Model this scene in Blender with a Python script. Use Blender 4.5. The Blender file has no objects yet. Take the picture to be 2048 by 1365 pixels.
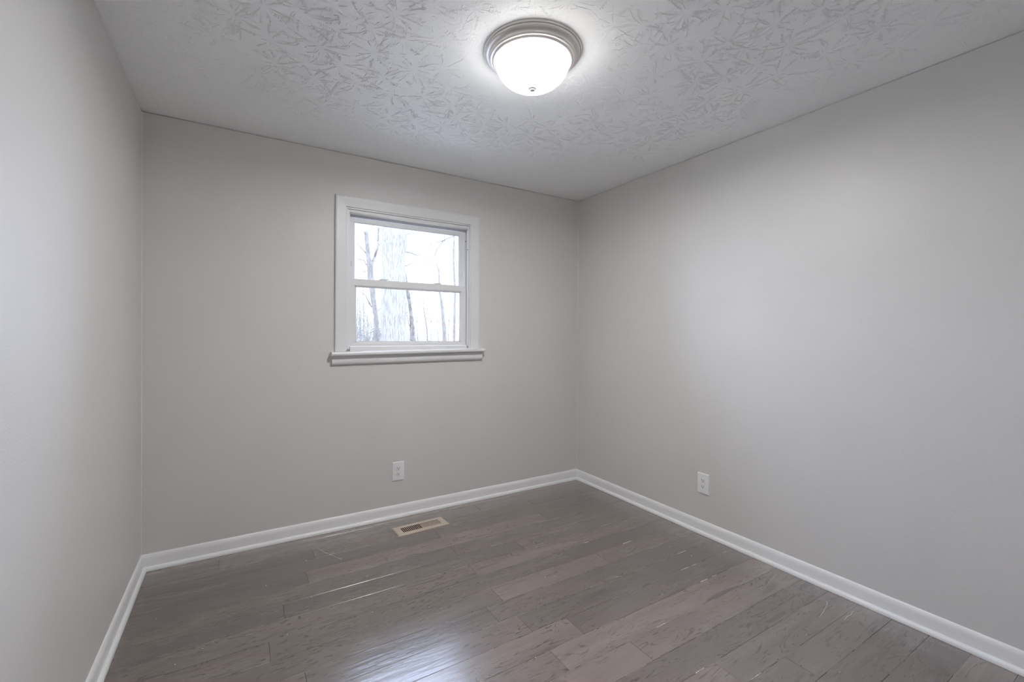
import bpy, bmesh, math, random
from mathutils import Vector, Matrix, noise

C = bpy.context.scene
COL = C.collection
R = math.radians

# ------------------------------------------------------------------ camera, sky, exposure
W, H = 2.97793, 2.44            # room width (x) and height (z); window wall is y = 0
YF = -3.30                      # wall behind the camera
CAM = Vector((0.44363, -3.03397, 1.27733))
RX = Vector((0.85284566, -0.52212536, 0.00627577))
UP = Vector((-0.00241177, 0.00807982, 0.99996445))
FW = Vector((0.52215751, 0.85283048, -0.00563159))
F_PX, CY = 889.726, -10.587
cam_d = bpy.data.cameras.new('camera')
cam_d.sensor_width = 36.0
cam_d.sensor_fit = 'HORIZONTAL'
cam_d.lens = F_PX / 2048 * 36.0
cam_d.shift_y = CY / 2048
cam_d.clip_start = 0.02
cam_d.clip_end = 500
cam = bpy.data.objects.new('camera', cam_d)
COL.objects.link(cam)
cam.matrix_world = Matrix(((RX.x, UP.x, -FW.x, CAM.x), (RX.y, UP.y, -FW.y, CAM.y),
                           (RX.z, UP.z, -FW.z, CAM.z), (0, 0, 0, 1)))
C.camera = cam

SKY = 7.6
world = bpy.data.worlds.new('overcast_sky')
C.world = world
world.use_nodes = True
bg = world.node_tree.nodes['Background']
bg.inputs[0].default_value = (0.77, 0.91, 1.26, 1)
bg.inputs[1].default_value = SKY

# daylight portal filling the window opening (guides the sky light, gives off none itself)
pl = bpy.data.lights.new('window_daylight', 'AREA')
pl.shape = 'RECTANGLE'
pl.size, pl.size_y = 0.90, 0.95
pl.cycles.is_portal = True
plo = bpy.data.objects.new('window_daylight', pl)
COL.objects.link(plo)
plo.location = (1.48, 0.16, 1.62)
plo.rotation_euler = (R(-90), 0, 0)

LAMP_DOME = 34.0                 # emission of the frosted dome
LAMP_W = 30.0                   # bulbs inside the fixture
C.view_settings.view_transform = 'Standard'
C.view_settings.look = 'None'
C.view_settings.exposure = 0.88
C.view_settings.gamma = 1.0
C.view_settings.use_curve_mapping = False
try:
    C.cycles.use_denoising = True
    C.cycles.max_bounces = 16
    C.cycles.diffuse_bounces = 8
    C.cycles.transparent_max_bounces = 16
    C.cycles.sample_clamp_direct = 1.6
    C.cycles.sample_clamp_indirect = 6.0
except Exception:
    pass

# ------------------------------------------------------------------ helpers

class MB:
    """collects verts and faces, links them as one mesh object"""
    def __init__(self):
        self.v, self.f, self.sm, self.attr = [], [], [], []

    def add(self, vs, fs, smooth=False, attr=None):
        o = len(self.v)
        self.v += [tuple(p) for p in vs]
        self.f += [tuple(i + o for i in f) for f in fs]
        self.sm += [smooth] * len(fs)
        self.attr += [attr] * len(fs)
        return self

    def box(self, a, b):
        x0, x1 = sorted((a[0], b[0])); y0, y1 = sorted((a[1], b[1])); z0, z1 = sorted((a[2], b[2]))
        vs = [(x0, y0, z0), (x1, y0, z0), (x1, y1, z0), (x0, y1, z0),
              (x0, y0, z1), (x1, y0, z1), (x1, y1, z1), (x0, y1, z1)]
        return self.add(vs, [(0, 3, 2, 1), (4, 5, 6, 7), (0, 1, 5, 4), (1, 2, 6, 5), (2, 3, 7, 6), (3, 0, 4, 7)])

    def bevel_box(self, a, b, r, seg=2):
        bm = bmesh.new()
        bmesh.ops.create_cube(bm, size=1)
        c = [(a[i] + b[i]) / 2 for i in range(3)]
        s = [abs(b[i] - a[i]) for i in range(3)]
        for v in bm.verts:
            v.co = Vector((v.co.x * s[0] + c[0], v.co.y * s[1] + c[1], v.co.z * s[2] + c[2]))
        bmesh.ops.bevel(bm, geom=bm.edges[:], offset=min(r, min(s) * 0.45), segments=seg, affect='EDGES', profile=0.5)
        return self.take(bm)

    def take(self, bm, smooth=False):
        bm.verts.index_update()
        vs = [v.co.copy() for v in bm.verts]
        fs = [[v.index for v in f.verts] for f in bm.faces]
        bm.free()
        return self.add(vs, fs, smooth)

    def rings(self, rings, closed=True, cap0=True, cap1=True, smooth=True):
        n = len(rings[0])
        vs = [p for r in rings for p in r]
        fs = []
        for i in range(len(rings) - 1):
            for j in range(n if closed else n - 1):
                k = (j + 1) % n
                fs.append((i * n + j, i * n + k, (i + 1) * n + k, (i + 1) * n + j))
        self.add(vs, fs, smooth)
        o = len(self.v) - len(vs)
        if closed and cap0:
            self.f.append(tuple(o + j for j in reversed(range(n)))); self.sm.append(False); self.attr.append(None)
        if closed and cap1:
            self.f.append(tuple(o + (len(rings) - 1) * n + j for j in range(n))); self.sm.append(False); self.attr.append(None)
        return self

    def tube(self, pts, radii, n=8, jitter=0.0, smooth=True):
        rings = []
        pts = [Vector(p) for p in pts]
        u = None
        for i, p in enumerate(pts):
            d = (pts[min(i + 1, len(pts) - 1)] - pts[max(i - 1, 0)]).normalized()
            if u is None:
                u = d.cross(Vector((0, 0, 1)) if abs(d.z) < 0.9 else Vector((1, 0, 0))).normalized()
            else:
                u = (u - d * u.dot(d)).normalized()
            w = d.cross(u)
            r = radii[i]
            ring = []
            for j in range(n):
                t = 2 * math.pi * j / n
                q = p + (u * math.cos(t) + w * math.sin(t)) * r
                if jitter:
                    q += (q - p) * jitter * noise.noise(Vector((q.x * 4 / max(r, .02) * .1 + 3, q.y * 4 / max(r, .02) * .1, q.z * 3)))
                ring.append(q)
            rings.append(ring)
        return self.rings(rings, smooth=smooth)

    def lathe(self, prof, c=(0, 0, 0), n=64, smooth=True):
        """prof: (radius, z) from outside to inside; revolves about z"""
        rings = []
        for r, z in prof:
            rings.append([(c[0] + r * math.cos(2 * math.pi * j / n), c[1] + r * math.sin(2 * math.pi * j / n), c[2] + z) for j in range(n)])
        return self.rings(rings, cap0=False, cap1=False, smooth=smooth)

    def build(self, name, mat, parent=None, attr_name=None, fix=True):
        me = bpy.data.meshes.new(name)
        me.from_pydata(self.v, [], self.f)
        me.polygons.foreach_set('use_smooth', self.sm)
        if attr_name:
            at = me.attributes.new(attr_name, 'FLOAT', 'FACE')
            at.data.foreach_set('value', [a if a is not None else 0.5 for a in self.attr])
        if fix:
            bm = bmesh.new(); bm.from_mesh(me)
            bmesh.ops.recalc_face_normals(bm, faces=bm.faces[:])
            bm.to_mesh(me); bm.free()
        me.materials.append(mat)
        o = bpy.data.objects.new(name, me)
        COL.objects.link(o)
        if parent:
            o.parent = parent
        return o


def empty(name, loc, rz=0.0):
    o = bpy.data.objects.new(name, None)
    o.empty_display_size = 0.1
    COL.objects.link(o)
    o.location = loc
    o.rotation_euler = (0, 0, rz)
    return o


def tag(o, label=None, cat=None, group=None, kind=None):
    if label: o['label'] = label
    if cat: o['category'] = cat
    if group: o['group'] = group
    if kind: o['kind'] = kind
    return o


def auto_smooth(o, ang=40):
    """sharp edges above the angle, smooth below"""
    me = o.data
    bm = bmesh.new(); bm.from_mesh(me)
    for e in bm.edges:
        if len(e.link_faces) == 2:
            e.smooth = e.calc_face_angle(0) < R(ang)
    for f in bm.faces:
        f.smooth = True
    bm.to_mesh(me); bm.free()
    return o


class NT:
    def __init__(self, name):
        self.m = bpy.data.materials.new(name)
        self.m.use_nodes = True
        self.t = self.m.node_tree
        self.n = self.t.nodes
        self.bsdf = self.n['Principled BSDF']
        self.out = self.n['Material Output']

    def node(self, kind, **kw):
        x = self.n.new(kind)
        for k, v in kw.items():
            if k.startswith('i_'):
                key = k[2:]
                key = int(key) if key.isdigit() else key
                if hasattr(v, 'bl_idname') or isinstance(v, bpy.types.NodeSocket):
                    self.t.links.new(v, x.inputs[key])
                else:
                    x.inputs[key].default_value = v
            else:
                setattr(x, k, v)
        return x

    def link(self, a, b):
        self.t.links.new(a, b)

    def math(self, op, a, b=0.0, c=None, clamp=False):
        x = self.node('ShaderNodeMath', operation=op, i_0=a, i_1=b)
        x.use_clamp = clamp
        if c is not None:
            if isinstance(c, bpy.types.NodeSocket): self.link(c, x.inputs[2])
            else: x.inputs[2].default_value = c
        return x.outputs[0]

    def mix(self, fac, a, b, blend='MIX'):
        x = self.node('ShaderNodeMix', data_type='RGBA', blend_type=blend)
        for s, v in ((x.inputs[0], fac), (x.inputs[6], a), (x.inputs[7], b)):
            if isinstance(v, bpy.types.NodeSocket): self.link(v, s)
            else: s.default_value = v
        return x.outputs[2]

    def coords(self, scale=(1, 1, 1), which='Object'):
        tc = self.node('ShaderNodeTexCoord')
        mp = self.node('ShaderNodeMapping')
        self.link(tc.outputs[which], mp.inputs[0])
        mp.inputs['Scale'].default_value = scale
        return mp.outputs[0]

    def noise(self, vec, scale, detail=2.0, rough=0.5, dist=0.0):
        x = self.node('ShaderNodeTexNoise')
        self.link(vec, x.inputs['Vector'])
        x.inputs['Scale'].default_value = scale
        x.inputs['Detail'].default_value = detail
        x.inputs['Roughness'].default_value = rough
        x.inputs['Distortion'].default_value = dist
        return x.outputs['Fac']

    def bump(self, height, dist, strength=1.0):
        x = self.node('ShaderNodeBump')
        x.inputs['Strength'].default_value = strength
        x.inputs['Distance'].default_value = dist
        self.link(height, x.inputs['Height'])
        self.link(x.outputs[0], self.bsdf.inputs['Normal'])

    def ramp(self, fac, stops):
        x = self.node('ShaderNodeValToRGB')
        self.link(fac, x.inputs[0])
        e = x.color_ramp.elements
        while len(e) < len(stops): e.new(0.5)
        for i, (p, c) in enumerate(stops):
            e[i].position = p
            e[i].color = c if len(c) == 4 else (*c, 1)
        return x.outputs[0]


def paint(name, col, rough=0.5, bump_scale=0, bump_d=0.0, var=0.0, spec=0.5):
    t = NT(name)
    t.bsdf.inputs['Roughness'].default_value = rough
    t.bsdf.inputs['Specular IOR Level'].default_value = spec
    v = t.coords()
    if var:
        n = t.noise(v, 2.2, 3)
        c = t.mix(n, tuple(x * (1 - var) for x in col) + (1,), tuple(x * (1 + var) for x in col) + (1,))
        t.link(c, t.bsdf.inputs['Base Color'])
    else:
        t.bsdf.inputs['Base Color'].default_value = (*col, 1)
    if bump_scale:
        a = t.noise(v, bump_scale, 3, 0.6)
        t.bump(a, bump_d)
    return t.m


M = {}
M['wall'] = paint('wall_paint', (0.606, 0.596, 0.582), 0.42, 160, 0.0005, 0.015, 0.4)
M['trim'] = paint('white_semigloss_paint', (0.78, 0.78, 0.785), 0.38, 60, 0.0004, 0.01, 0.4)
M['casing'] = paint('shaded_window_trim_paint', (0.69, 0.69, 0.695), 0.34, 60, 0.0003, 0.01, 0.45)  # trim paint copied darker: the casing's shade is put into the colour
M['vinyl'] = paint('white_vinyl', (0.72, 0.72, 0.73), 0.40, 0, 0, 0.008, 0.4)
M['plastic'] = paint('white_plastic', (0.78, 0.78, 0.80), 0.3, 0, 0, 0.006)
M['slot'] = paint('dark_slot', (0.02, 0.018, 0.018), 0.6, 0, 0, 0.05)
M['almond'] = paint('almond_enamel', (0.50, 0.43, 0.355), 0.4, 120, 0.0003, 0.03)
M['duct'] = paint('dark_duct_metal', (0.025, 0.022, 0.02), 0.7, 0, 0, 0.1)
M['outside'] = paint('exterior_siding', (0.45, 0.43, 0.40), 0.7, 0, 0, 0.05)
M['caulk'] = paint('caulk_bead', (0.66, 0.65, 0.63), 0.45, 90, 0.0006, 0.03)
M['thread'] = paint('white_fibre', (0.75, 0.73, 0.68), 0.6, 0, 0, 0.05)
M['finial'] = paint('satin_nickel_knob', (0.72, 0.71, 0.69), 0.35, 0, 0, 0.02)
M['dust'] = paint('beige_seam_glint', (0.36, 0.32, 0.29), 0.8, 0, 0, 0.1, 0.2)  # beige of the glint lines painted along the plank seams
M['latch'] = paint('grey_latch_plastic', (0.62, 0.62, 0.61), 0.4, 0, 0, 0.02)


def ceiling_mat():
    t = NT('textured_ceiling_paint')
    t.bsdf.inputs['Roughness'].default_value = 0.55
    t.bsdf.inputs['Specular IOR Level'].default_value = 0.35
    v = t.coords()
    n = t.noise(v, 1.6, 3)
    t.link(t.mix(n, (0.82, 0.83, 0.83, 1), (0.86, 0.868, 0.87, 1)), t.bsdf.inputs['Base Color'])
    a = t.noise(v, 38, 4, 0.6, 0.6)
    b = t.noise(v, 150, 2, 0.5)
    t.bump(t.math('MULTIPLY_ADD', b, 0.3, a), 0.0010)
    return t.m


def floor_mat():
    t = NT('grey_brown_hickory_planks')
    att = t.node('ShaderNodeAttribute', attribute_name='plank')
    tone = att.outputs['Fac']
    tc = t.node('ShaderNodeTexCoord')
    off = t.node('ShaderNodeCombineXYZ')
    t.link(t.math('MULTIPLY', tone, 37.0), off.inputs[0])
    t.link(t.math('MULTIPLY', tone, 11.0), off.inputs[1])
    t.link(t.math('MULTIPLY', tone, 5.0), off.inputs[2])
    add = t.node('ShaderNodeVectorMath', operation='ADD')
    t.link(tc.outputs['Object'], add.inputs[0]); t.link(off.outputs[0], add.inputs[1])

    def sc(s):
        mp = t.node('ShaderNodeMapping')
        t.link(add.outputs[0], mp.inputs[0])
        mp.inputs['Scale'].default_value = s
        return mp.outputs[0]
    broad = t.noise(sc((1.1, 7, 1)), 1.0, 3, 0.55, 0.6)         # slow tone drift in a board
    fig = t.noise(sc((1.9, 12, 1)), 1.0, 2, 0.5, 0.9)            # cathedral figure
    rings = t.math('SINE', t.math('MULTIPLY', fig, 105.0))
    ring_line = t.math('POWER', t.math('MULTIPLY_ADD', rings, 0.5, 0.5), 8.0)
    mask = t.noise(sc((2.6, 9, 1)), 1.0, 2)
    mask = t.math('MULTIPLY', t.math('SUBTRACT', mask, 0.36), 5.0, clamp=True)
    brk = t.noise(sc((17, 70, 1)), 1.0, 2)
    brk = t.math('MULTIPLY', t.math('SUBTRACT', brk, 0.42), 6.0, clamp=True)
    line = t.math('MULTIPLY', t.math('MULTIPLY', ring_line, mask), brk)
    pores = t.noise(sc((14, 260, 1)), 1.0, 3, 0.6)
    streak = t.noise(sc((2.2, 30, 1)), 1.0, 3, 0.6, 0.4)
    knot = t.noise(sc((2.2, 9, 1)), 1.3, 1, 0.5, 0.3)
    knot = t.math('MULTIPLY', t.math('SUBTRACT', knot, 0.67), 9.0, clamp=True)
    c = t.ramp(broad, [(0.25, (0.101, 0.078, 0.068)), (0.5, (0.152, 0.120, 0.105)), (0.75, (0.205, 0.166, 0.147))])
    c = t.mix(t.math('MULTIPLY', streak, 0.60), c, (0.115, 0.086, 0.078, 1))
    c = t.mix(t.math('MULTIPLY', pores, 0.30), c, (0.25, 0.20, 0.185, 1))
    c = t.mix(t.math('MULTIPLY', line, 0.80), c, (0.052, 0.037, 0.033, 1))
    c = t.mix(t.math('MULTIPLY', knot, 0.7), c, (0.058, 0.042, 0.038, 1))
    g = t.math('MULTIPLY_ADD', tone, 0.95, 0.52)
    gv = t.node('ShaderNodeCombineColor')
    for i in range(3): t.link(g, gv.inputs[i])
    c = t.mix(1.0, c, gv.outputs[0], 'MULTIPLY')
    t.link(c, t.bsdf.inputs['Base Color'])
    r = t.math('MULTIPLY_ADD', streak, 0.12, 0.17)
    t.link(r, t.bsdf.inputs['Roughness'])
    t.bsdf.inputs['Specular IOR Level'].default_value = 0.9
    t.bsdf.inputs['Coat Weight'].default_value = 1.0
    t.bsdf.inputs['Coat IOR'].default_value = 1.62
    t.bsdf.inputs['Coat Roughness'].default_value = 0.24
    wav = t.noise(sc((5.0, 34, 1)), 1.0, 2, 0.5, 0.5)
    hgt = t.math('MULTIPLY_ADD', pores, 0.06, t.math('MULTIPLY_ADD', line, -0.10, wav))
    t.bump(hgt, 0.0022)
    return t.m


def nickel_mat():
    t = NT('brushed_nickel')
    t.bsdf.inputs['Base Color'].default_value = (0.66, 0.635, 0.61, 1)
    t.bsdf.inputs['Metallic'].default_value = 0.85
    v = t.coords((1, 1, 1))
    n = t.noise(v, 260, 2)
    t.link(t.math('MULTIPLY_ADD', n, 0.10, 0.40), t.bsdf.inputs['Roughness'])
    return t.m


def dome_mat():
    """frosted glass lit from inside: lets the bulbs' light through and glows"""
    t = NT('lit_frosted_glass')
    em = t.node('ShaderNodeEmission')
    em.inputs[0].default_value = (1.0, 0.99, 0.975, 1)
    tc = t.node('ShaderNodeTexCoord')
    sp = t.node('ShaderNodeSeparateXYZ')
    t.link(tc.outputs['Object'], sp.inputs[0])
    mr = t.node('ShaderNodeMapRange')            # glow cut near the rim against the ceiling halo, brighter towards the bottom
    t.link(sp.outputs[2], mr.inputs[0])
    mr.inputs[1].default_value, mr.inputs[2].default_value = -0.036, -0.105
    mr.inputs[3].default_value, mr.inputs[4].default_value = 0.22 * LAMP_DOME, 1.1 * LAMP_DOME
    t.link(mr.outputs[0], em.inputs[1])
    tr = t.node('ShaderNodeBsdfTransparent')
    tr.inputs[0].default_value = (1, 1, 1, 1)
    gl = t.node('ShaderNodeBsdfGlossy')
    gl.inputs['Roughness'].default_value = 0.15
    fr = t.node('ShaderNodeFresnel')
    m1 = t.node('ShaderNodeMixShader'); m1.inputs[0].default_value = 0.5
    t.link(em.outputs[0], m1.inputs[1]); t.link(tr.outputs[0], m1.inputs[2])
    m2 = t.node('ShaderNodeMixShader')
    t.link(fr.outputs[0], m2.inputs[0]); t.link(m1.outputs[0], m2.inputs[1]); t.link(gl.outputs[0], m2.inputs[2])
    t.link(m2.outputs[0], t.out.inputs[0])
    return t.m


def glass_mat():
    t = NT('window_glass')
    tr = t.node('ShaderNodeBsdfTransparent'); tr.inputs[0].default_value = (0.95, 0.965, 0.96, 1)
    gl = t.node('ShaderNodeBsdfGlossy'); gl.inputs['Roughness'].default_value = 0.02
    fr = t.node('ShaderNodeFresnel'); fr.inputs[0].default_value = 1.3
    m = t.node('ShaderNodeMixShader')
    t.link(fr.outputs[0], m.inputs[0]); t.link(tr.outputs[0], m.inputs[1]); t.link(gl.outputs[0], m.inputs[2])
    t.link(m.outputs[0], t.out.inputs[0])
    return t.m


def bark_mat(name, light, dark, sx=9.0, sz=1.6, thr=0.47):
    t = NT(name)
    t.bsdf.inputs['Roughness'].default_value = 0.9
    t.bsdf.inputs['Specular IOR Level'].default_value = 0.1
    n = t.noise(t.coords((sx, sx, sz)), 1.0, 4, 0.65, 0.8)
    c = t.ramp(n, [(thr - 0.09, dark), (thr, tuple(0.5 * (a + b) for a, b in zip(light, dark))), (thr + 0.05, light)])
    t.link(c, t.bsdf.inputs['Base Color'])
    t.bump(n, 0.03)
    return t.m


def ground_mat():
    t = NT('leaf_litter')
    t.bsdf.inputs['Roughness'].default_value = 0.95
    n = t.noise(t.coords(), 3.0, 6, 0.7)
    t.link(t.ramp(n, [(0.3, (0.26, 0.245, 0.23)), (0.7, (0.42, 0.40, 0.37))]), t.bsdf.inputs['Base Color'])
    return t.m


M['ceiling'] = ceiling_mat()
M['floor'] = floor_mat()
M['nickel'] = nickel_mat()
M['dome'] = dome_mat()
M['glass'] = glass_mat()
M['bark_big'] = bark_mat('pale_furrowed_bark', (0.150, 0.136, 0.116), (0.092, 0.081, 0.071), 38, 4.5, 0.45)
M['bark'] = bark_mat('grey_bark', (0.118, 0.105, 0.091), (0.085, 0.075, 0.066), 16, 5, 0.5)
M['bark_mottled'] = bark_mat('mottled_brown_bark', (0.118, 0.104, 0.090), (0.068, 0.056, 0.049), 16, 8, 0.5)
M['twig'] = paint('grey_twig', (0.076, 0.067, 0.058), 0.9, 0, 0, 0.1, 0.1)
M['far_twig'] = paint('pale_twig', (0.108, 0.098, 0.084), 0.9, 0, 0, 0.1, 0.1)
M['dead_leaf'] = paint('orange_dead_leaf', (0.20, 0.075, 0.035), 0.8, 0, 0, 0.2, 0.1)
M['ground'] = ground_mat()

# ------------------------------------------------------------------ room shell
T = 0.11
GAP = 0.0035                    # open crack between the wall board and the ceiling
HX0, HX1, HZ0, HZ1 = 1.018, 1.944, 1.13, 2.106     # rough opening of the window
YW = 0.15                       # thickness of the window wall


def wall_with_hole():
    mb = MB()
    zt = H - GAP
    # board on the room side (leaves the crack), backing behind it
    for (y0, y1, top) in ((0, 0.012, zt), (0.012, YW, H)):
        mb.box((-T, y0, -0.02), (HX0, y1, top))
        mb.box((HX1, y0, -0.02), (W + T, y1, top))
        mb.box((HX0, y0, -0.02), (HX1, y1, HZ0))
        mb.box((HX0, y0, HZ1), (HX1, y1, top))
    return mb


tag(wall_with_hole().build('wall_back', M['wall']), kind='structure')
mb = MB(); mb.box((-0.012, YF, -0.02), (0, 0, H - GAP)); mb.box((-T, YF, -0.02), (-0.012, 0, H))
tag(mb.build('wall_left', M['wall']), kind='structure')
mb = MB(); mb.box((W, YF, -0.02), (W + 0.012, 0, H - GAP * 0.7)); mb.box((W + 0.012, YF, -0.02), (W + T, 0, H))
tag(mb.build('wall_right', M['wall']), kind='structure')
mb = MB(); mb.box((-T, YF - T, -0.02), (W + T, YF, H))
tag(mb.build('wall_front', M['wall']), kind='structure')

# thin painted caulk beads in the two corners in view
def corner_bead(x, sx, name):
    mb = MB(); r = 0.0035
    rng = random.Random(int(x * 10) + 3)
    ring = []
    n = 60
    for i in range(n + 1):
        z = 0.07 + (H - 0.075) * i / n
        k = r * (0.75 + 0.5 * rng.random())
        ring.append([(x, -k, z), (x + sx * k * .45, -k * .45, z), (x + sx * k, 0, z), (x, 0, z)])
    mb.rings(ring, smooth=False)
    return tag(mb.build(name, M['caulk']), kind='structure')


corner_bead(0.0, 1, 'trim_1')
corner_bead(W, -1, 'trim_2')

# ---- ceiling with stomped brush texture
def make_ceiling():
    rng = random.Random(11)
    mb = MB()
    mb.box((-T, YF - T, H), (W + T, YW, H + 0.06))
    stomps = [[1.641, -1.798], [1.737, -1.853], [1.822, -1.76], [1.923, -1.823], [1.917, -2.072], [2.096, -1.963],
              [1.866, -1.572], [2.024, -1.658], [2.211, -1.721], [2.311, -1.818], [2.185, -1.982], [0.366, -0.917],
              [0.547, -1.009], [0.718, -1.073], [0.17, -0.954], [0.175, -0.624], [0.729, -0.801], [0.564, -0.456],
              [0.722, -1.343], [0.342, -0.686], [2.704, -2.553], [2.507, -2.316], [2.701, -2.3], [2.321, -2.078],
              [2.482, -1.799], [2.724, -2.037], [2.24, -1.713], [2.711, -1.775], [0.928, -1.411], [1.126, -1.377],
              [0.921, -1.148], [1.098, -1.117], [1.198, -1.186], [1.017, -1.531], [0.905, -0.88], [1.077, -0.868],
              [1.16, -1.604], [2.091, -1.174], [2.329, -1.232], [2.403, -1.38], [2.047, -0.908], [2.283, -0.973],
              [2.393, -1.497]]
    pts = [tuple(p) for p in stomps]
    for _ in range(9000):
        p = (rng.uniform(0.08, W - 0.08), rng.uniform(-2.75, -0.10))
        if all((p[0] - q[0]) ** 2 + (p[1] - q[1]) ** 2 > 0.125 ** 2 for q in pts):
            pts.append(p)
    LX, LY = 1.476, -1.497

    def fade(x, y):
        k = min(1.0, max(0.12, (-y - 0.12) / 0.85))
        k *= min(1.0, max(0.25, x / 0.45)) * min(1.0, max(0.25, (W - x) / 0.4))
        d = math.hypot(x - LX, y - LY)
        k *= min(1.0, max(0.0, (d - 0.20) / 0.40)) * 0.7 + 0.3
        k *= 1.0 + 0.6 * min(1.0, max(0.0, (d - 0.45) / 0.5))
        return k

    def ridge(p, ang, length, w, h, seg, curl, wob):
        """one raised plaster stroke"""
        x, y = p
        vs, fs = [], []
        a = ang
        for i in range(seg + 1):
            s = i / seg
            prof = min(1, 4 * s + 0.15) * min(1, 5 * (1 - s) + 0.15)
            ww = w * (0.75 + 0.5 * rng.random()) * (0.45 + 0.55 * prof)
            hh = h * prof * (0.55 + 0.8 * rng.random())
            nx, ny = -math.sin(a), math.cos(a)
            d = math.hypot(x - LX, y - LY)
            if not (0.012 < x < W - 0.012 and y < -0.012) or d < 0.212:
                break
            vs += [(x - nx * ww, y - ny * ww, H + 0.0003), (x, y, H - hh), (x + nx * ww, y + ny * ww, H + 0.0003)]
            k = length / seg
            a += curl / seg + rng.uniform(-wob, wob)
            x += math.cos(a) * k; y += math.sin(a) * k
        m = len(vs) // 3
        if m < 3: return
        for i in range(m - 1):
            o = i * 3
            fs += [(o, o + 1, o + 4, o + 3), (o + 1, o + 2, o + 5, o + 4)]
        mb.add(vs, fs, True)

    for c in pts:
        k = fade(*c)
        n = rng.randint(8, 13)
        a0 = rng.uniform(0, 6.28)
        for i in range(n):
            a = a0 + 2 * math.pi * i / n + rng.uniform(-.22, .22)
            r0 = rng.uniform(0.006, 0.03)
            L = rng.choice((rng.uniform(.02, .05), rng.uniform(0.05, 0.10), rng.uniform(0.06, 0.12)))
            curl = rng.uniform(-.45, .45)
            p0 = (c[0] + math.cos(a) * r0, c[1] + math.sin(a) * r0)
            ridge(p0, a, L, 0.0017, 0.0020 * k, max(6, int(L / 0.0055)), curl, 0.24)
            if rng.random() < 0.35:     # hooked end
                e = (p0[0] + math.cos(a + curl / 2) * L, p0[1] + math.sin(a + curl / 2) * L)
                ridge(e, a + rng.choice((-1.3, 1.3)), rng.uniform(.015, .04), 0.0016, 0.0021 * k, 5, rng.uniform(-1, 1), .2)
            if L > 0.04 and rng.random() < 0.9:     # a comb of small ticks beside the stroke
                s0 = rng.uniform(0.25, 0.5) * L
                side = rng.choice((-1, 1))
                step = rng.uniform(0.0055, 0.0085)
                lean = rng.uniform(0.7, 1.5)
                tl = rng.uniform(0.008, 0.020)
                s = s0
                while s < L * 1.15:
                    aa = a + curl * s / L * 0.5
                    q = (p0[0] + math.cos(aa) * s, p0[1] + math.sin(aa) * s)
                    ridge(q, a + side * lean + rng.uniform(-.15, .15), tl * rng.uniform(.5, 1.2), 0.0014, 0.0019 * k, 3, rng.uniform(-.5, .5), .1)
                    s += step
    # scattered short marks between the stomps
    for _ in range(420):
        c = (rng.uniform(0.05, W - 0.05), rng.uniform(-2.7, -0.08))
        k = fade(*c)
        a = rng.uniform(0, 6.28)
        for i in range(rng.randint(2, 8)):
            q = (c[0] - math.sin(a) * i * 0.0075, c[1] + math.cos(a) * i * 0.0075)
            ridge(q, a + rng.uniform(-.2, .2), rng.uniform(.008, .026), 0.0014, 0.0018 * k, 4, rng.uniform(-.6, .6), .15)
    o = mb.build('ceiling', M['ceiling'], fix=False)
    return tag(o, kind='structure')


make_ceiling()

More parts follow.
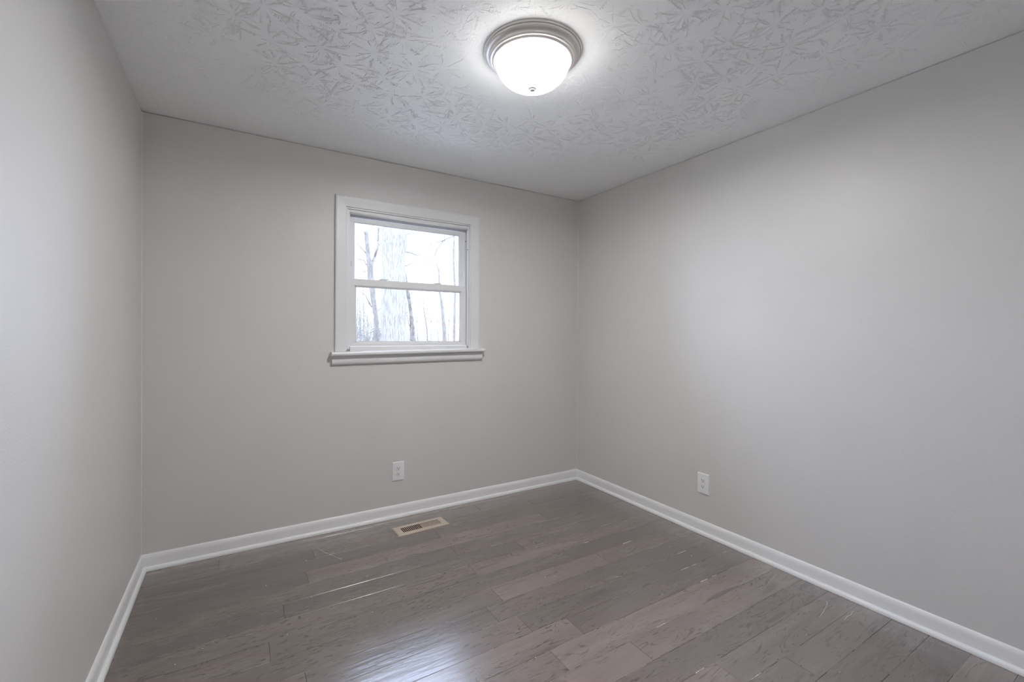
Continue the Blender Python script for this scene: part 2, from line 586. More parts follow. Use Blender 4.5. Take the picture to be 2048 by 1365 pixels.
# ---- plank floor
def make_floor():
    rng = random.Random(5)
    P, Y0 = 0.1268, -0.201
    rows = {-2: [1.2], -1: [0.35, 1.93], 0: [0.809, 2.318], 1: [1.519], 2: [0.748, 2.253], 3: [1.519], 4: [0.619, 1.887],
            5: [1.519], 6: [0.549, 2.06], 7: [1.518, 2.21], 8: [0.655, 1.424], 9: [1.516], 10: [0.30, 1.697],
            11: [1.512], 12: [0.55, 1.828], 13: [1.35, 2.847], 14: [0.8, 2.02], 15: [1.30, 2.29], 16: [0.6, 2.1]}
    tones = {(4, 1): 0.28, (1, 1): 0.5, (6, 1): 0.32, (8, 1): 0.30, (9, 1): 0.24, (2, 1): 0.62, (7, 1): 0.55,  # left-hand planks darker: brown boards plus dimmer light put into the tone
             (5, 0): 0.36, (5, 1): 0.55, (4, 0): 0.3, (6, 0): 0.36, (7, 0): 0.34, (9, 0): 0.5, (10, 1): 0.72,
             (11, 0): 0.62, (11, 1): 0.8, (12, 0): 0.72, (12, 1): 0.82, (0, 0): 0.28, (1, 0): 0.3, (3, 0): 0.3, (8, 0): 0.42, (2, 0): 0.24, (-1, 1): 0.5,
             (0, 1): 0.52, (13, 0): 0.7, (15, 1): 0.45, (16, 2): 0.35}
    hx0, hx1, hy0, hy1 = 1.330, 1.603, -0.272, -0.188        # hole under the register
    mb = MB()
    bev, dep, gap = 0.0007, 0.0007, 0.0004

    def plank(poly, tone):
        def inset(ps, d):
            n = len(ps); out = []
            for i in range(n):
                a, b, c = ps[i - 1], ps[i], ps[(i + 1) % n]
                e1 = (b[0] - a[0], b[1] - a[1]); e2 = (c[0] - b[0], c[1] - b[1])
                l1 = math.hypot(*e1); l2 = math.hypot(*e2)
                n1 = (-e1[1] / l1, e1[0] / l1); n2 = (-e2[1] / l2, e2[0] / l2)
                out.append((b[0] + (n1[0] + n2[0]) * d, b[1] + (n1[1] + n2[1]) * d))
            return out
        n = len(poly)
        o0 = inset(poly, gap); o1 = inset(poly, gap + bev)
        dz = rng.uniform(-0.0003, 0.0003)
        vs = [(x, y, dz) for x, y in o1] + [(x, y, -dep) for x, y in o0] + [(x, y, -0.012) for x, y in o0]
        fs = [tuple(range(n))]
        for i in range(n):
            j = (i + 1) % n
            fs.append((n + i, n + j, j, i))
            fs.append((2 * n + i, 2 * n + j, n + j, n + i))
        mb.add(vs, fs, False, tone)

    k = -2
    while True:
        y1 = Y0 - P * k; y0 = y1 - P
        if y1 < YF: break
        if k in rows: js = rows[k]
        else:
            a = rng.uniform(0.3, 1.4); js = [a, a + 1.5]
        xs = [-0.0] + [j for j in js if j < W - 0.05] + [W]
        yy1, yy0 = min(y1, 0.0), max(y0, YF)
        if yy1 - yy0 > 0.01:
            for i in range(len(xs) - 1):
                t = tones.get((k, i), rng.uniform(0.3, 0.8)) + rng.uniform(-.02, .02)
                a, b = xs[i], xs[i + 1]
                if a < hx0 and b > hx1 and yy0 < hy1 and yy1 > hy0:
                    if yy0 > hy0:       # hole runs out of the near edge
                        poly = [(a, yy0), (hx0, yy0), (hx0, hy1), (hx1, hy1), (hx1, yy0), (b, yy0), (b, yy1), (a, yy1)]
                    else:               # hole runs out of the far edge
                        poly = [(a, yy0), (b, yy0), (b, yy1), (hx1, yy1), (hx1, hy0), (hx0, hy0), (hx0, yy1), (a, yy1)]
                else:
                    poly = [(a, yy0), (b, yy0), (b, yy1), (a, yy1)]
                plank(poly, t)
        k += 1
    # sub floor round the register hole
    for a, b in (((-T, YF), (hx0, 0.1)), ((hx1, YF), (W + T, 0.1)), ((hx0, YF), (hx1, hy0)), ((hx0, hy1), (hx1, 0.1))):
        mb.box((a[0], a[1], -0.03), (b[0], b[1], -0.0115))
    o = mb.build('floor', M['floor'], attr_name='plank', fix=False)
    # pale strips in the long seams, painted for light glinting off plank bevels
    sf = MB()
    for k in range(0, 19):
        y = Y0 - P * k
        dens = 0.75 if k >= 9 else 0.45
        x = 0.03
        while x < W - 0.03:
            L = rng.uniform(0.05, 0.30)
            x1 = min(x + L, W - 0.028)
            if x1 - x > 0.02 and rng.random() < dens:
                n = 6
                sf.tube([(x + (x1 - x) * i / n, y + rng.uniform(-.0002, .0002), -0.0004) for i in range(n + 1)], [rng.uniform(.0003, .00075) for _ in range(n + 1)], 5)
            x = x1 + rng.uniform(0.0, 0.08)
    sf.build('seam_glints', M['dust'], o)
    return tag(o, kind='structure')


make_floor()

# ---- baseboards with shoe moulding, mitred in the corners
BASE = [(0, 0), (0.0115, 0), (0.0115, 0.058), (0.0110, 0.0645), (0.0096, 0.0712), (0.0076, 0.0768), (0.0054, 0.0810),
        (0.0034, 0.0838), (0.0018, 0.0852), (0, 0.0855)]
SHOE = [(0.0115, 0.0005), (0.0257, 0.0005), (0.0257, 0.006), (0.0248, 0.011), (0.0222, 0.0160), (0.0185, 0.0195), (0.0145, 0.0213), (0.0115, 0.0217)]


def run(prof, where):
    f = {'back': (lambda d, z: (d, -d, z), lambda d, z: (W - d, -d, z)),
         'left': (lambda d, z: (d, YF + d, z), lambda d, z: (d, -d, z)),
         'right': (lambda d, z: (W - d, -d, z), lambda d, z: (W - d, YF + d, z)),
         'front': (lambda d, z: (W - d, YF + d, z), lambda d, z: (d, YF + d, z))}[where]
    n = 24
    rings = []
    for i in range(n + 1):
        s = i / n
        ring = []
        for d, z in prof:
            a, b = Vector(f[0](d, z)), Vector(f[1](d, z))
            ring.append(a.lerp(b, s))
        rings.append(ring)
    return MB().rings(rings, smooth=False)


for side in ('back', 'left', 'right', 'front'):
    b = run(BASE, side).build('baseboard_' + side, M['trim'])
    auto_smooth(b, 35)
    tag(b, kind='structure')
    s = run(SHOE, side).build('shoe_molding', M['trim'], b)
    auto_smooth(s, 35)

# ------------------------------------------------------------------ window
def make_window():
    root = empty('window_1', (1.485, 0, 1.155))
    tag(root, kind='structure')
    org = Vector(root.location)

    def part(mb, name, mat, parent=root, smooth=None):
        o = mb.build(name, mat)
        for v in o.data.vertices: v.co -= org
        o.parent = parent
        if parent is not root: o.location = (0, 0, 0)
        if smooth: auto_smooth(o, smooth)
        return o

    xi0, xi1, zt, zs = 1.032, 1.930, 2.093, 1.152
    prof = [(0, 0), (0, -0.009), (0.002, -0.0108), (0.008, -0.0118), (0.020, -0.0128), (0.034, -0.0148), (0.048, -0.0172),
            (0.058, -0.0185), (0.063, -0.0182), (0.0665, -0.0165), (0.068, -0.013), (0.068, 0)]
    n = len(prof)
    L = [[(xi0 - u, t, zs) for u, t in prof], [(xi0 - u, t, zt + u) for u, t in prof]]
    Tt = [[(xi0 - u, t, zt + u) for u, t in prof], [(xi1 + u, t, zt + u) for u, t in prof]]
    Rr = [[(xi1 + u, t, zt + u) for u, t in prof], [(xi1 + u, t, zs) for u, t in prof]]
    for rg in (L, Tt, Rr):
        part(MB().rings(rg, smooth=False), 'casing_board', M['casing'], smooth=30)

    # stool (inside sill) and apron: slightly out of level as in the room
    def tilt(mb, k=0.011):
        mb.v = [(x, y, z + (x - 1.485) * k) for x, y, z in mb.v]
        return mb
    sp = [(0.055, 1.132), (-0.046, 1.1305), (-0.052, 1.1335), (-0.055, 1.1405), (-0.055, 1.146), (-0.052, 1.1525), (-0.046, 1.1555), (0.055, 1.157)]
    mb = MB()
    # horned stool: full width in front of the wall, narrow inside the opening
    mb.rings([[(0.939, min(y, -0.0005), z) for y, z in sp], [(2.032, min(y, -0.0005), z) for y, z in sp]], smooth=False)
    mb.rings([[(HX0 + .001, max(y, -0.001), z) for y, z in sp], [(HX1 - .001, max(y, -0.001), z) for y, z in sp]], smooth=False)
    part(tilt(mb), 'stool', M['casing'], smooth=35)
    ap = [(0, 1.1305), (-0.031, 1.1305), (-0.033, 1.127), (-0.030, 1.1215), (-0.024, 1.117), (-0.022, 1.112), (-0.0235, 1.106), (-0.0235, 1.090),
          (-0.0215, 1.081), (-0.017, 1.074), (-0.010, 1.0695), (0, 1.069)]
    part(tilt(MB().rings([[(0.946, y, z) for y, z in ap], [(2.024, y, z) for y, z in ap]], smooth=False), 0.008), 'apron', M['casing'], smooth=35)

    # jamb lining
    mb = MB()
    mb.box((HX0, 0.0, 1.158), (1.040, 0.15, HZ1))
    mb.box((1.922, 0.0, 1.158), (HX1, 0.15, HZ1))
    mb.box((1.040, 0.0, 2.084), (1.922, 0.15, HZ1))
    part(mb, 'jamb', M['casing'])
    # vinyl frame: room side stop, parting stop, blind stop, sill
    fr = MB()
    for (y0, y1, xa, xb, zz) in ((0.012, 0.0245, 1.059, 1.9075, 2.058), (0.0545, 0.060, 1.066, 1.9035, 2.046), (0.088, 0.14, 1.060, 1.907, 2.05)):
        fr.bevel_box((1.040, y0, 1.165), (xa, y1, 2.084), 0.0015, 1)
        fr.bevel_box((xb, y0, 1.165), (1.922, y1, 2.084), 0.0015, 1)
        fr.bevel_box((xa - .001, y0, zz), (xb + .001, y1, 2.084), 0.0015, 1)
    fr.tube([(1.056, 0.014, 2.060), (1.911, 0.014, 2.060)], [0.0065, 0.0065], 12)
    fr.bevel_box((1.0405, 0.030, 1.150), (1.9215, 0.15, 1.181), 0.002, 1)
    fr.bevel_box((1.061, 0.012, 1.150), (1.9215, 0.031, 1.184), 0.003, 2)
    part(fr, 'window_frame', M['vinyl'])

    def sash(name, x0, x1, z0, z1, gx0, gx1, gz0, gz1, y0, y1, lip):
        mb = MB()
        b = 0.0018
        mb.bevel_box((x0, y0, gz1), (x1, y1, z1), b)                 # top rail
        mb.bevel_box((x0, y0, z0), (x1, y1, gz0), b)                 # bottom rail
        mb.bevel_box((x0, y0 + .0004, gz0 - .001), (gx0, y1, gz1 + .001), b)     # stiles
        mb.bevel_box((gx1, y0 + .0004, gz0 - .001), (x1, y1, gz1 + .001), b)
        o = part(mb, name, M['vinyl'])
        g = MB()                                                     # stepped glazing bead
        ym = (y0 + y1) / 2
        for k, (d, ya) in enumerate(((0.006, y0 + 0.006), (0.011, y0 + 0.011))):
            e = d if lip else d * .4
            g.box((gx0 - .002, ya, gz0 - .002), (gx0 + e, ym, gz1 + .002)); g.box((gx1 - e, ya, gz0 - .002), (gx1 + .002, ym, gz1 + .002))
            g.box((gx0, ya, gz1 - e), (gx1, ym, gz1 + .002)); g.box((gx0, ya, gz0 - .002), (gx1, ym, gz0 + e))
        part(g, 'glazing_bead', M['vinyl'], o)
        p = MB(); p.box((gx0 - .003, ym, gz0 - .003), (gx1 + .003, ym + 0.004, gz1 + .003))
        part(p, 'pane', M['glass'], o)
        return o

    up = sash('upper_sash', 1.0665, 1.903, 1.600, 2.044, 1.098, 1.866, 1.634, 2.016, 0.061, 0.087, False)
    lo = sash('lower_sash', 1.0605, 1.9065, 1.1845, 1.632, 1.095, 1.866, 1.206, 1.588, 0.025, 0.054, True)
    # seam shadow lines where the rails meet the stiles of the lower sash come from the 0.4 mm offset of the stiles
    for xa, xb in ((1.250, 1.317), (1.650, 1.716)):
        m = MB()
        m.bevel_box((xa, 0.028, 1.632), (xb - 0.008, 0.052, 1.637), 0.0015)
        m.bevel_box((xa + 0.012, 0.032, 1.637), (xb - 0.012, 0.050, 1.6425), 0.002)
        m.tube([(xb - 0.014, 0.040, 1.641), (xb - 0.003, 0.034, 1.6425), (xb + 0.003, 0.030, 1.640)], [0.003, 0.0025, 0.002], 8)
        part(m, 'sash_lock', M['latch'], lo)
    for x, z in ((1.078, 1.735), (1.887, 1.722)):
        m = MB(); m.bevel_box((x - .004, 0.0585, z - .017), (x + .004, 0.0615, z + .017), 0.001)
        part(m, 'vent_stop', M['latch'], up)
    m = MB(); m.bevel_box((1.9015, 0.030, 1.968), (1.9085, 0.034, 1.974), 0.0008); m.bevel_box((1.906, 0.0105, 1.905), (1.912, 0.0125, 1.910), 0.0006)
    part(m, 'balance_clip', M['slot'], root)
    return root


make_window()

# ------------------------------------------------------------------ wall outlets
def make_outlet():
    root = empty('wall_outlet', (0, 0, 0))
    hw, hh = 0.0415, 0.0655
    mb = MB()
    rings = []
    for ins, y in ((0, 0), (0, -0.0022), (0.0012, -0.0042), (0.004, -0.0056), (0.0075, -0.0062)):
        a, b = hw - ins, hh - ins
        r = 0.002
        ring = []
        for sx, sz, t0 in ((1, 1, 0), (-1, 1, 90), (-1, -1, 180), (1, -1, 270)):
            for q in range(4):
                t = R(t0 + q * 30)
                ring.append((sx * (a - r) + r * math.cos(t), y, sz * (b - r) + r * math.sin(t)))
        rings.append(ring)
    mb.rings(rings, smooth=False, cap0=True, cap1=True)
    auto_smooth(mb.build('cover_plate', M['plastic'], root), 40)
    for sz in (1, -1):
        zc = 0.0195 * sz
        pr = []
        for q in range(40):
            t = 2 * math.pi * q / 40
            pr.append((0.0165 * math.cos(t), max(-0.0140, min(0.0140, 0.0165 * math.sin(t)))))
        rr = [[(x * k, y, zc + z * k) for x, z in pr] for k, y in ((1, -0.0050), (1, -0.0072), (0.95, -0.0080))]
        face = MB().rings(rr, smooth=False).build('receptacle', M['plastic'], root)
        for x, w, h in ((-0.0064, 0.0029, 0.0090), (0.0064, 0.0029, 0.0076)):
            s = MB(); s.box((x - w / 2, -0.0075, zc + 0.0035 - h / 2), (x + w / 2, -0.00812, zc + 0.0035 + h / 2))
            s.build('slot', M['slot'], face)
        g = MB()
        gp = [(0.0034 * math.cos(2 * math.pi * q / 16), max(-0.0015, 0.0034 * math.sin(2 * math.pi * q / 16))) for q in range(16)]
        g.rings([[(x, -0.0075, zc - 0.0068 + z) for x, z in gp], [(x, -0.00812, zc - 0.0068 + z) for x, z in gp]], smooth=False)
        g.build('ground_hole', M['slot'], face)
        # dark clearance ring round the receptacle face
        cr = MB().rings([[(x * k, -0.0061 - 0.0003 * (k < 1.08), zc + z * k) for x, z in pr] for k in (0.97, 1.055)], cap0=False, cap1=False, smooth=False)
        cr.build('clearance_ring', M['latch'], face)
    sc = MB()
    sc.rings([[(0.0032 * k * math.cos(2 * math.pi * q / 16), y, 0.0032 * k * math.sin(2 * math.pi * q / 16)) for q in range(16)] for k, y in ((1, -0.0058), (1, -0.0066), (0.6, -0.0072))], smooth=False)
    sc.build('screw', M['plastic'], root)
    return root


def copy_tree(o, parent=None):
    c = o.copy(); COL.objects.link(c)
    if parent: c.parent = parent
    for ch in list(o.children):
        copy_tree(ch, c)
    return c


o1 = make_outlet()
o2 = copy_tree(o1)
o1.location = (1.383, 0, 0.317)
tag(o1, 'white duplex outlet low on the window wall, above the floor register', 'outlet', 'wall outlets')
o2.location = (W, -1.253, 0.322)
o2.rotation_euler = (0, 0, -math.pi / 2)
tag(o2, 'white duplex outlet low on the long blank right-hand wall', 'outlet', 'wall outlets')

# ------------------------------------------------------------------ floor register
def make_register():
    root = empty('floor_register', (1.4665, -0.2305, 0), R(2.0))
    tag(root, 'almond metal floor register with two banks of slots in plank floor', 'vent')
    hx, hy = 0.173, 0.0685
    zt, zb = 0.0045, 0.0002
    sl, pitch = 0.037, 0.01235
    banks = []
    for b, c0 in ((0, -0.0665), (1, 0.0665)):
        for i in range(11):
            banks.append((b, c0 + (i - 5) * 0.01195))
    mb = MB()
    # sloping rim
    rim = [[(sx * (hx - i), sy * (hy - i), z) for sx, sy in ((-1, -1), (1, -1), (1, 1), (-1, 1))] for i, z in ((0, zb), (0, 0.0014), (0.006, zt), (0.010, zt))]
    mb.rings(rim, cap0=False, cap1=False, smooth=False)
    ix, iy = hx - 0.010, hy - 0.010
    yc0, yc1 = -sl, sl - 0.002
    th = 0.0012
    mb.box((-ix, -iy, zt - th), (ix, yc0, zt)); mb.box((-ix, yc1, zt - th), (ix, iy, zt))
    xs = [-ix]
    for b, x in banks:
        w = 0.0041
        xs += [x - w, x + w]
    xs.append(ix)
    for i in range(0, len(xs), 2):
        mb.box((xs[i], yc0, zt - th), (xs[i + 1], yc1, zt))
    mb.build('face_plate', M['almond'], root)
    for b, x in banks:
        # slanted fin stamped below each slot
        m = MB()
        dx = 0.0062 if b == 0 else -0.0034
        x0 = x - 0.0041 if b == 0 else x + 0.0041
        m.add([(x0, yc0, zt - .0006), (x0, yc1, zt - .0006), (x0 + dx, yc1, zt - 0.0075), (x0 + dx, yc0, zt - 0.0075),
               (x0 + .0008, yc0, zt - .0006), (x0 + .0008, yc1, zt - .0006), (x0 + dx + .0008, yc1, zt - 0.0075), (x0 + dx + .0008, yc0, zt - 0.0075)],
              [(0, 1, 2, 3), (7, 6, 5, 4), (0, 4, 5, 1), (2, 6, 7, 3), (0, 3, 7, 4), (1, 5, 6, 2)])
        m.build('fin', M['almond'], root)
    # duct boot under the floor
    d = MB()
    ax, ay = 0.134, 0.0400
    for a, b in (((-ax - .002, -ay - .002, -0.15), (ax + .002, -ay, 0.0)), ((-ax - .002, ay, -0.15), (ax + .002, ay + .002, 0.0)),
                 ((-ax - .002, -ay, -0.15), (-ax, ay, 0.0)), ((ax, -ay, -0.15), (ax + .002, ay, 0.0)), ((-ax, -ay, -0.152), (ax, ay, -0.15))):
        d.box(a, b)
    d.build('duct_boot', M['duct'], root)
    return root


make_register()

# ------------------------------------------------------------------ ceiling lamp
def make_lamp():
    c = (1.47596, -1.49712)
    root = empty('ceiling_light', (c[0], c[1], H))
    tag(root, 'round flush ceiling light with brushed nickel rim and frosted glass dome', 'ceiling light')
    pan = [(0.2013, 0.0), (0.2013, -0.005), (0.1998, -0.0075), (0.1965, -0.008), (0.1950, -0.0072), (0.1946, -0.0105), (0.1940, -0.0135),
           (0.1915, -0.0165), (0.1875, -0.0180), (0.1835, -0.0190), (0.1800, -0.0215), (0.1778, -0.0255), (0.1772, -0.0295), (0.1765, -0.0325),
           (0.1742, -0.0350), (0.1712, -0.0360), (0.1685, -0.0365), (0.1660, -0.0385), (0.1640, -0.0410), (0.1618, -0.0428), (0.1588, -0.0435),
           (0.1562, -0.0425), (0.1552, -0.0400), (0.1550, -0.0200), (0.10, -0.012), (0.001, -0.012)]
    r = MB().lathe(pan, n=128).build('rim', M['nickel'], root)
    auto_smooth(r, 50)
    dome = []
    for i in range(25):
        t = i / 24 * math.pi / 2
        dome.append((max(0.0006, 0.1545 * math.cos(t) ** 0.92), -0.036 - 0.112 * math.sin(t)))
    MB().lathe(dome, n=96).build('glass_dome', M['dome'], root)
    fin = [(0.0005, -0.1445), (0.0160, -0.1462), (0.0168, -0.1480), (0.0160, -0.1498), (0.0125, -0.1508), (0.0105, -0.1522), (0.0108, -0.1545),
           (0.0098, -0.1565), (0.0070, -0.1580), (0.0004, -0.1588)]
    MB().lathe(fin, n=32).build('finial', M['finial'], root)
    # the bulbs
    ld = bpy.data.lights.new('lamp_bulbs', 'AREA')
    ld.shape = 'DISK'; ld.size = 0.24
    ld.energy = LAMP_W
    ld.color = (1.0, 0.99, 0.975)
    lo = bpy.data.objects.new('lamp_bulbs', ld)
    COL.objects.link(lo)
    lo.parent = root
    lo.location = (0, 0, -0.030)
    return root


make_lamp()

# ------------------------------------------------------------------ litter on the floor
def floor_pt(px, py, z=0.0):
    d = FW + RX * ((px - 1024) / F_PX) + UP * (-(py - 682.5 - CY) / F_PX)
    k = (z - CAM.z) / d.z
    return CAM + d * k


def thread(label, pix, r, group=None, cat='thread'):
    pts = [floor_pt(x, y, 0.0012) for x, y in pix]
    o = MB().tube(pts, [r] * len(pts), 6).build('thread', M['thread'])
    return tag(o, label, cat, group)


R1 = lambda x, y: (1300 + x / 2.738, 950 + y / 2.738)
thread('pale curved fibre lying on floor near right-hand wall', [R1(930, 780), R1(950, 752), R1(965, 728), R1(972, 708), R1(966, 692)], 0.0009)
thread('pale crooked fibre on floor, nearest the right baseboard', [R1(1065, 795), R1(1080, 778), R1(1100, 768), R1(1108, 752), R1(1120, 746)], 0.0009)
S6 = lambda x, y: (600 + x / 5.12, 1100 + y / 5.12)
thread('long thin pale hair lying on floor in front of window wall', [(637, 1098), (648, 1105), (660, 1110), (672, 1115), (683, 1119)], 0.0006, cat='hair')

rng = random.Random(21)
mb = MB()
for (x, y) in [(1037, 1188), (734, 1153), (1046, 1156), (1110, 1153), (1091, 1155), (706, 1235), (623, 1195), (745, 1225), (929, 1189), (1071, 1316), (612, 1122),
               (858, 1215), (1340, 1095), (1383, 1112), (1191, 1070), (1668, 1216), (253, 1284), (312, 1238), (426, 1285), (350, 1330), (405, 1298),
               (532, 1172), (575, 1270), (1613, 1270), (1680, 1345), (1075, 1112)]:
    p = floor_pt(x, y, 0.0006)
    s = rng.uniform(0.0012, 0.0024)
    mb.tube([p - Vector((s, 0, 0)), p, p + Vector((s, s * rng.uniform(-1, 1), 0))], [s * .3, s * .55, s * .3], 5)
# white filler dust caught in the seams
for (a, b) in [(R1(165, 521), R1(205, 503)), (R1(215, 490), R1(250, 487)), (R1(272, 585), R1(312, 570)), (R1(395, 424), R1(410, 417)), (R1(250, 1088), R1(298, 1060)),
               (R1(556, 1125), R1(606, 1086)), (R1(35, 838), R1(80, 815)), (R1(330, 556), R1(360, 548)), ((1168, 1086), (1176, 1083)), ((1244, 1087), (1262, 1082)), ((1358, 1110), (1376, 1104))]:
    p, q = floor_pt(*a, 0.0002), floor_pt(*b, 0.0002)
    n = 6
    pts = [p.lerp(q, i / n) for i in range(n + 1)]
    row = round((-0.201 - (p.y + q.y) / 2) / 0.1268)
    for v in pts: v.y = -0.201 - 0.1268 * row + rng.uniform(-.0005, .0005)
    mb.tube(pts, [rng.uniform(.0005, .0013) for _ in pts], 5)
tag(mb.build('dust_specks', M['thread']), 'white specks of dust and filler scattered over the planks', 'dust', kind='stuff')

# ------------------------------------------------------------------ outdoors
GZ = -0.9
g = MB()
N = 40
vs, fs = [], []
for j in range(N + 1):
    for i in range(N + 1):
        x = -90 + 220 * i / N; y = 0.15 + 160 * (j / N) ** 1.6
        z = GZ + (0.9 * noise.noise(Vector((x * .05, y * .05, 0))) - 0.012 * y if y > 6 else 0.1 * noise.noise(Vector((x * .3, y * .3, 0))))
        vs.append((x, y, z))
for j in range(N):
    for i in range(N):
        a = j * (N + 1) + i
        fs.append((a, a + 1, a + N + 2, a + N + 1))
g.add(vs, fs, True)
tag(g.build('ground', M['ground'], fix=False), kind='structure')


def at(px, py, Y):
    """point on the sight line of a photo pixel at depth y = Y"""
    d = FW + RX * ((px - 1024) / F_PX) + UP * (-(py - 682.5 - CY) / F_PX)
    return CAM + d * ((Y - CAM.y) / d.y)


def wiggle(p, q, n, amp, rng):
    p, q = Vector(p), Vector(q)
    L = (q - p).length
    out = []
    off = Vector((0, 0, 0))
    for i in range(n + 1):
        s = i / n
        if 0 < i < n: off = off * 0.6 + Vector((rng.uniform(-1, 1), rng.uniform(-1, 1), rng.uniform(-1, 1) * .4)) * amp * L
        out.append(p.lerp(q, s) + (off if 0 < i < n else Vector((0, 0, 0))))
    return out


def limb(mb, path, r0, r1, rng, n=5, amp=0.02, sub=0, spread=0.6, depth=0):
    """one branch along a polyline, with side twigs"""
    pts = []
    for a, b in zip(path[:-1], path[1:]):
        w = wiggle(a, b, n, amp, rng)
        pts += w[(1 if pts else 0):]
    m = len(pts) - 1
    mb.tube(pts, [r0 + (r1 - r0) * i / m for i in range(m + 1)], 7)
    L = sum((Vector(b) - Vector(a)).length for a, b in zip(path[:-1], path[1:]))
    for _ in range(sub):
        i = rng.randint(max(1, m // 3), m - 1)
        d = (pts[i] - pts[i - 1]).normalized()
        d = (d + Vector((rng.uniform(-1, 1), rng.uniform(-1, 1), rng.uniform(-.4, .9))) * spread).normalized()
        l2 = L * rng.uniform(.18, .42)
        if l2 > 0.08:
            rr = (r0 + (r1 - r0) * i / m) * .55
            limb(mb, [pts[i], pts[i] + d * l2], rr, rr * .35, rng, 5, 0.05, 3 if depth < 2 else 0, spread, depth + 1)


def tree(label, pix, widths, Y, bark, limbs=(), seed=1, group='bare trees outside the window', twigs=True, name='tree', foot=None):
    """pix: photo pixels up the trunk (bottom to top); widths in pixels"""
    rng = random.Random(seed)
    pts = [at(x, y, Y) for x, y in pix]
    sc = (pts[0] - CAM).dot(FW) / F_PX
    base = pts[0].copy()
    dirn = (pts[0] - pts[1]).normalized() if len(pts) > 1 else Vector((0, 0, -1))
    k = (base.z - GZ + 0.5) / max(0.3, -dirn.z)
    ft = base + dirn * k * 0.6
    ft.z = GZ - 1.2
    root = empty(name, (ft.x, ft.y, GZ))
    tag(root, label, 'tree', group)
    org = Vector(root.location)

    def put(mb, nm, mat, par=root):
        mb.v = [tuple(Vector(v) - org) for v in mb.v]
        return mb.build(nm, mat, par)
    path = [ft] + pts
    rad = [widths[0] * sc * .58] + [w * sc / 2 for w in widths]
    # refine
    P, Q = [], []
    for i in range(len(path) - 1):
        for s in range(6):
            P.append(path[i].lerp(path[i + 1], s / 6)); Q.append(rad[i] + (rad[i + 1] - rad[i]) * s / 6)
    P.append(path[-1]); Q.append(rad[-1])
    m = MB(); m.tube(P, Q, 20 if widths[0] > 20 else 10, jitter=0.12)
    put(m, 'trunk', bark)
    for (ps, w0, w1, sub) in limbs:
        m = MB()
        q = [at(x, y, Y + rng.uniform(-.15, .15)) for x, y in ps]
        q[0] = at(*ps[0], Y)
        limb(m, q, w0 * sc / 2, w1 * sc / 2, rng, 5, 0.02, sub)
        put(m, 'branch', bark if w0 > 4 else M['twig'])
    return root


U = lambda x, y: (690 + x / 7.877, 430 + y / 7.877)      # upper pane crop -> photo pixel
V = lambda x, y: (690 + x / 7.877, 550 + y / 7.877)      # lower pane crop -> photo pixel
tree('very thick pale trunk with furrowed bark, filling the middle of the window',
     [V(780, 1060), V(770, 500), V(765, 100), U(765, 900), U(770, 500), U(775, 100), (789, 380), (790, 250)],
     [52, 50, 49, 48, 47, 46, 45, 42], 7.5, M['bark_big'],
     [([U(940, 580), U(1040, 600), U(1140, 640), U(1190, 625)], 2.6, 1.2, 2), ([U(950, 810), U(1110, 740), U(1190, 660)], 1.6, 0.8, 1),
      ([U(930, 320), U(1100, 280), U(1290, 310)], 1.6, 0.7, 1)], 3)
tree('forked grey tree with broken bushy top, left of the thickest trunk',
     [V(500, 1060), V(490, 650), V(455, 450), V(425, 200), U(405, 1000), U(392, 800), U(365, 640), U(345, 460), U(335, 300), U(330, 255)], [9, 9, 10, 11, 11.5, 11.5, 8.5, 8, 7.5, 5], 11.0, M['bark'],
     [([U(345, 330), U(300, 270), U(240, 255)], 2, .8, 5), ([U(335, 320), U(360, 270), U(380, 262)], 2, .8, 5), ([U(402, 880), U(425, 780), U(470, 660), U(510, 540), U(525, 400), U(530, 200)], 7, 2.5, 5),
      ([U(390, 690), U(300, 570), U(170, 420)], 3, 1.2, 2), ([U(340, 790), U(300, 720), U(170, 680)], 2.4, 1, 2), ([V(520, 590), V(400, 480), V(330, 330), V(200, 230)], 2.6, 1.0, 3),
      ([U(450, 870), U(380, 880), U(160, 925)], 2, 1, 1), ([V(450, 600), V(560, 540), V(600, 430)], 1.8, .8, 2)], 7)
tree('leaning mottled trunk touching right side of the thickest trunk',
     [V(1075, 1060), V(1060, 850), V(1040, 600), V(1010, 400), V(985, 250), U(940, 900)], [11, 10, 7, 7, 7, 5], 8.8, M['bark_mottled'],
     [([V(1060, 900), V(1000, 740), V(975, 620), V(1000, 540)], 1.8, 1.0, 3), ([V(1020, 470), V(1090, 440), V(1135, 480)], 1.5, .7, 1), ([V(1000, 330), V(1060, 290), V(1100, 250)], 1.4, .6, 1)], 9)
tree('smooth pale slightly leaning trunk standing behind the orange leaves',
     [V(1570, 1060), V(1560, 800), V(1540, 600), V(1520, 400), V(1490, 270), U(1480, 900), U(1445, 780), U(1430, 640)], [8.5, 7.5, 6.5, 5.5, 4, 2.6, 1.6, .6], 13.0, M['bark'],
     [([U(1480, 900), U(1500, 800)], 1.5, .8, 1)], 13)
tree('slender straight trunk at far right edge of the window glass',
     [V(1720, 1060), V(1725, 700), V(1735, 300), U(1710, 700), U(1720, 350), (910, 430)], [5, 5, 4.5, 4, 3.5, 3], 15.0, M['bark'], [], 17)
tree('very thin wavy sapling standing alone right of centre',
     [V(1300, 1060), V(1290, 850), V(1265, 690), V(1240, 540), V(1225, 330)], [2.4, 2.2, 2.0, 1.6, 1.0], 9.5, M['twig'], [], 19)
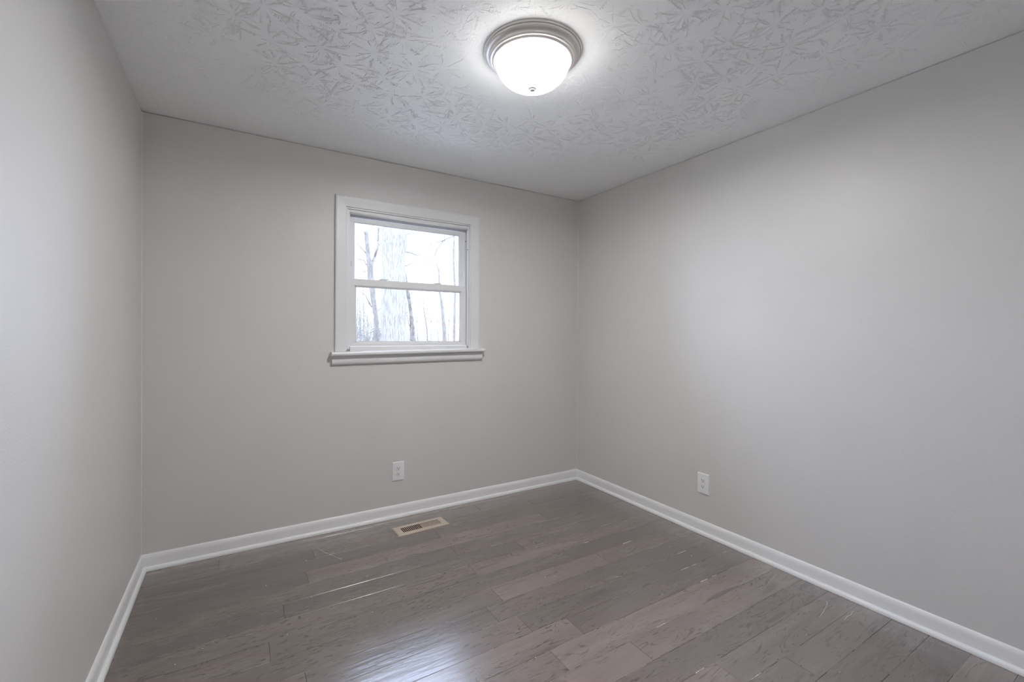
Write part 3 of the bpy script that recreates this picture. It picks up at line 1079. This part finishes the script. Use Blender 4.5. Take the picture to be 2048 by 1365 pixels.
tree('tall twiggy tree whose thin branches cross the upper right glass',
     [(1010, 690), (1000, 560), (985, 440), (960, 330)], [14, 13, 12, 8], 7.0, M['bark'],
     [([(985, 440), U(1900, 250), U(1560, 400), U(1450, 530), U(1420, 640), U(1310, 770)], 2.6, .9, 2),
      ([U(1560, 400), U(1430, 440), U(1360, 480), U(1290, 430)], 1.6, .8, 1), ([U(1370, 470), U(1300, 540), U(1240, 600)], 1.2, .6, 2),
      ([U(1570, 420), U(1560, 330), U(1570, 200)], 1.6, .8, 1), ([U(1230, 690), U(1330, 830)], 1.2, .6, 0)], 23)

# distant saplings: pale thin stems, each its own tree
rng = random.Random(31)
names = ['first from the left edge of the lower glass', 'second from the left edge of the lower glass', 'third from the left edge of the lower glass',
         'right beside the forked tree on its left', 'just right of the leaning mottled trunk',
         'close to the thin wavy sapling, on its right', 'a little left of the smooth leaning trunk', 'between smooth leaning trunk and slender right trunk']
for i, (x0, x1, ytop, w) in enumerate([(712, 716, 585, 2.2), (722, 719, 600, 2.6), (729, 726, 560, 2.4), (737, 733, 600, 2), (836, 833, 640, 1.8),
                                       (862, 864, 610, 1.5), (877, 874, 640, 1.8), (896, 899, 600, 1.6)]):
    Y = rng.uniform(14, 20)
    tree('pale thin sapling outside, ' + names[i], [(x0, 690), ((x0 + x1) / 2, (690 + ytop) / 2), (x1, ytop)], [w, w * .9, w * .5], Y, M['far_twig'],
         [([((x0 + x1) / 2, 645), ((x0 + x1) / 2 + rng.choice((-1, 1)) * 8, 620)], 1.2, .6, 2)], 40 + i, 'thin saplings in the woods', name='sapling')

# brush along the wood's edge: uncountable twigs
mb = MB()
rng = random.Random(77)
for _ in range(520):
    Y = rng.uniform(10, 22)
    px = rng.triangular(695, 925, 715)
    b = at(px, rng.uniform(690, 700), Y)
    L = rng.uniform(0.35, 1.25) * (1.0 if px > 770 else 1.5)
    q = b + Vector((rng.uniform(-.35, .35) * L, rng.uniform(-.3, .3) * L, L))
    pts = wiggle(b - Vector((0, 0, 1.2)), q, 6, 0.025, rng)
    r = rng.uniform(.006, .013)
    mb.tube(pts, [r * (1 - .7 * i / 6) for i in range(7)], 4)
    for _k in range(2):
        s = pts[rng.randint(3, 5)]
        mb.tube([s, s + Vector((rng.uniform(-.3, .3), rng.uniform(-.3, .3), rng.uniform(.05, .35)))], [r * .5, r * .25], 4)
tag(mb.build('brushwood', M['far_twig']), 'tangle of pale leafless twigs along the edge of the woods', 'undergrowth', kind='stuff')

# shrub still holding orange leaves
c = at(898, 668, 9.0)
root = empty('shrub', (c.x, c.y, GZ))
tag(root, 'leafless shrub with a few orange dead leaves, low at right of window', 'shrub')
rng = random.Random(8)
st, lf = MB(), MB()
for i in range(9):
    e = c + Vector((rng.uniform(-.22, .2), rng.uniform(-.2, .2), rng.uniform(-.1, .25)))
    base = Vector((c.x + rng.uniform(-.06, .06), c.y, GZ - .3))
    pts = wiggle(base, e, 6, .02, rng)
    st.tube(pts, [.008 - .0009 * k for k in range(7)], 5)
    for k in range(12):
        p = pts[rng.randint(4, 6)] + Vector((rng.uniform(-.09, .09), rng.uniform(-.09, .09), rng.uniform(-.08, .08)))
        u = Vector((rng.uniform(-1, 1), rng.uniform(-1, 1), rng.uniform(-1, 1))).normalized()
        w = u.cross(Vector((rng.uniform(-1, 1), rng.uniform(-1, 1), .3))).normalized()
        s = rng.uniform(.018, .034)
        nn = u.cross(w) * .002
        lf.add([p - u * s, p + w * s * .5 + nn, p + u * s, p - w * s * .5 + nn, p - nn], [(0, 4, 1), (1, 4, 2), (2, 4, 3), (3, 4, 0), (0, 1, 2, 3)])
o = Vector(root.location)
for m, nm, mt in ((st, 'stems', M['far_twig']), (lf, 'dead_leaves', M['dead_leaf'])):
    m.v = [tuple(Vector(v) - o) for v in m.v]
    ob = m.build(nm, mt, root)
    ob['kind'] = 'stuff'
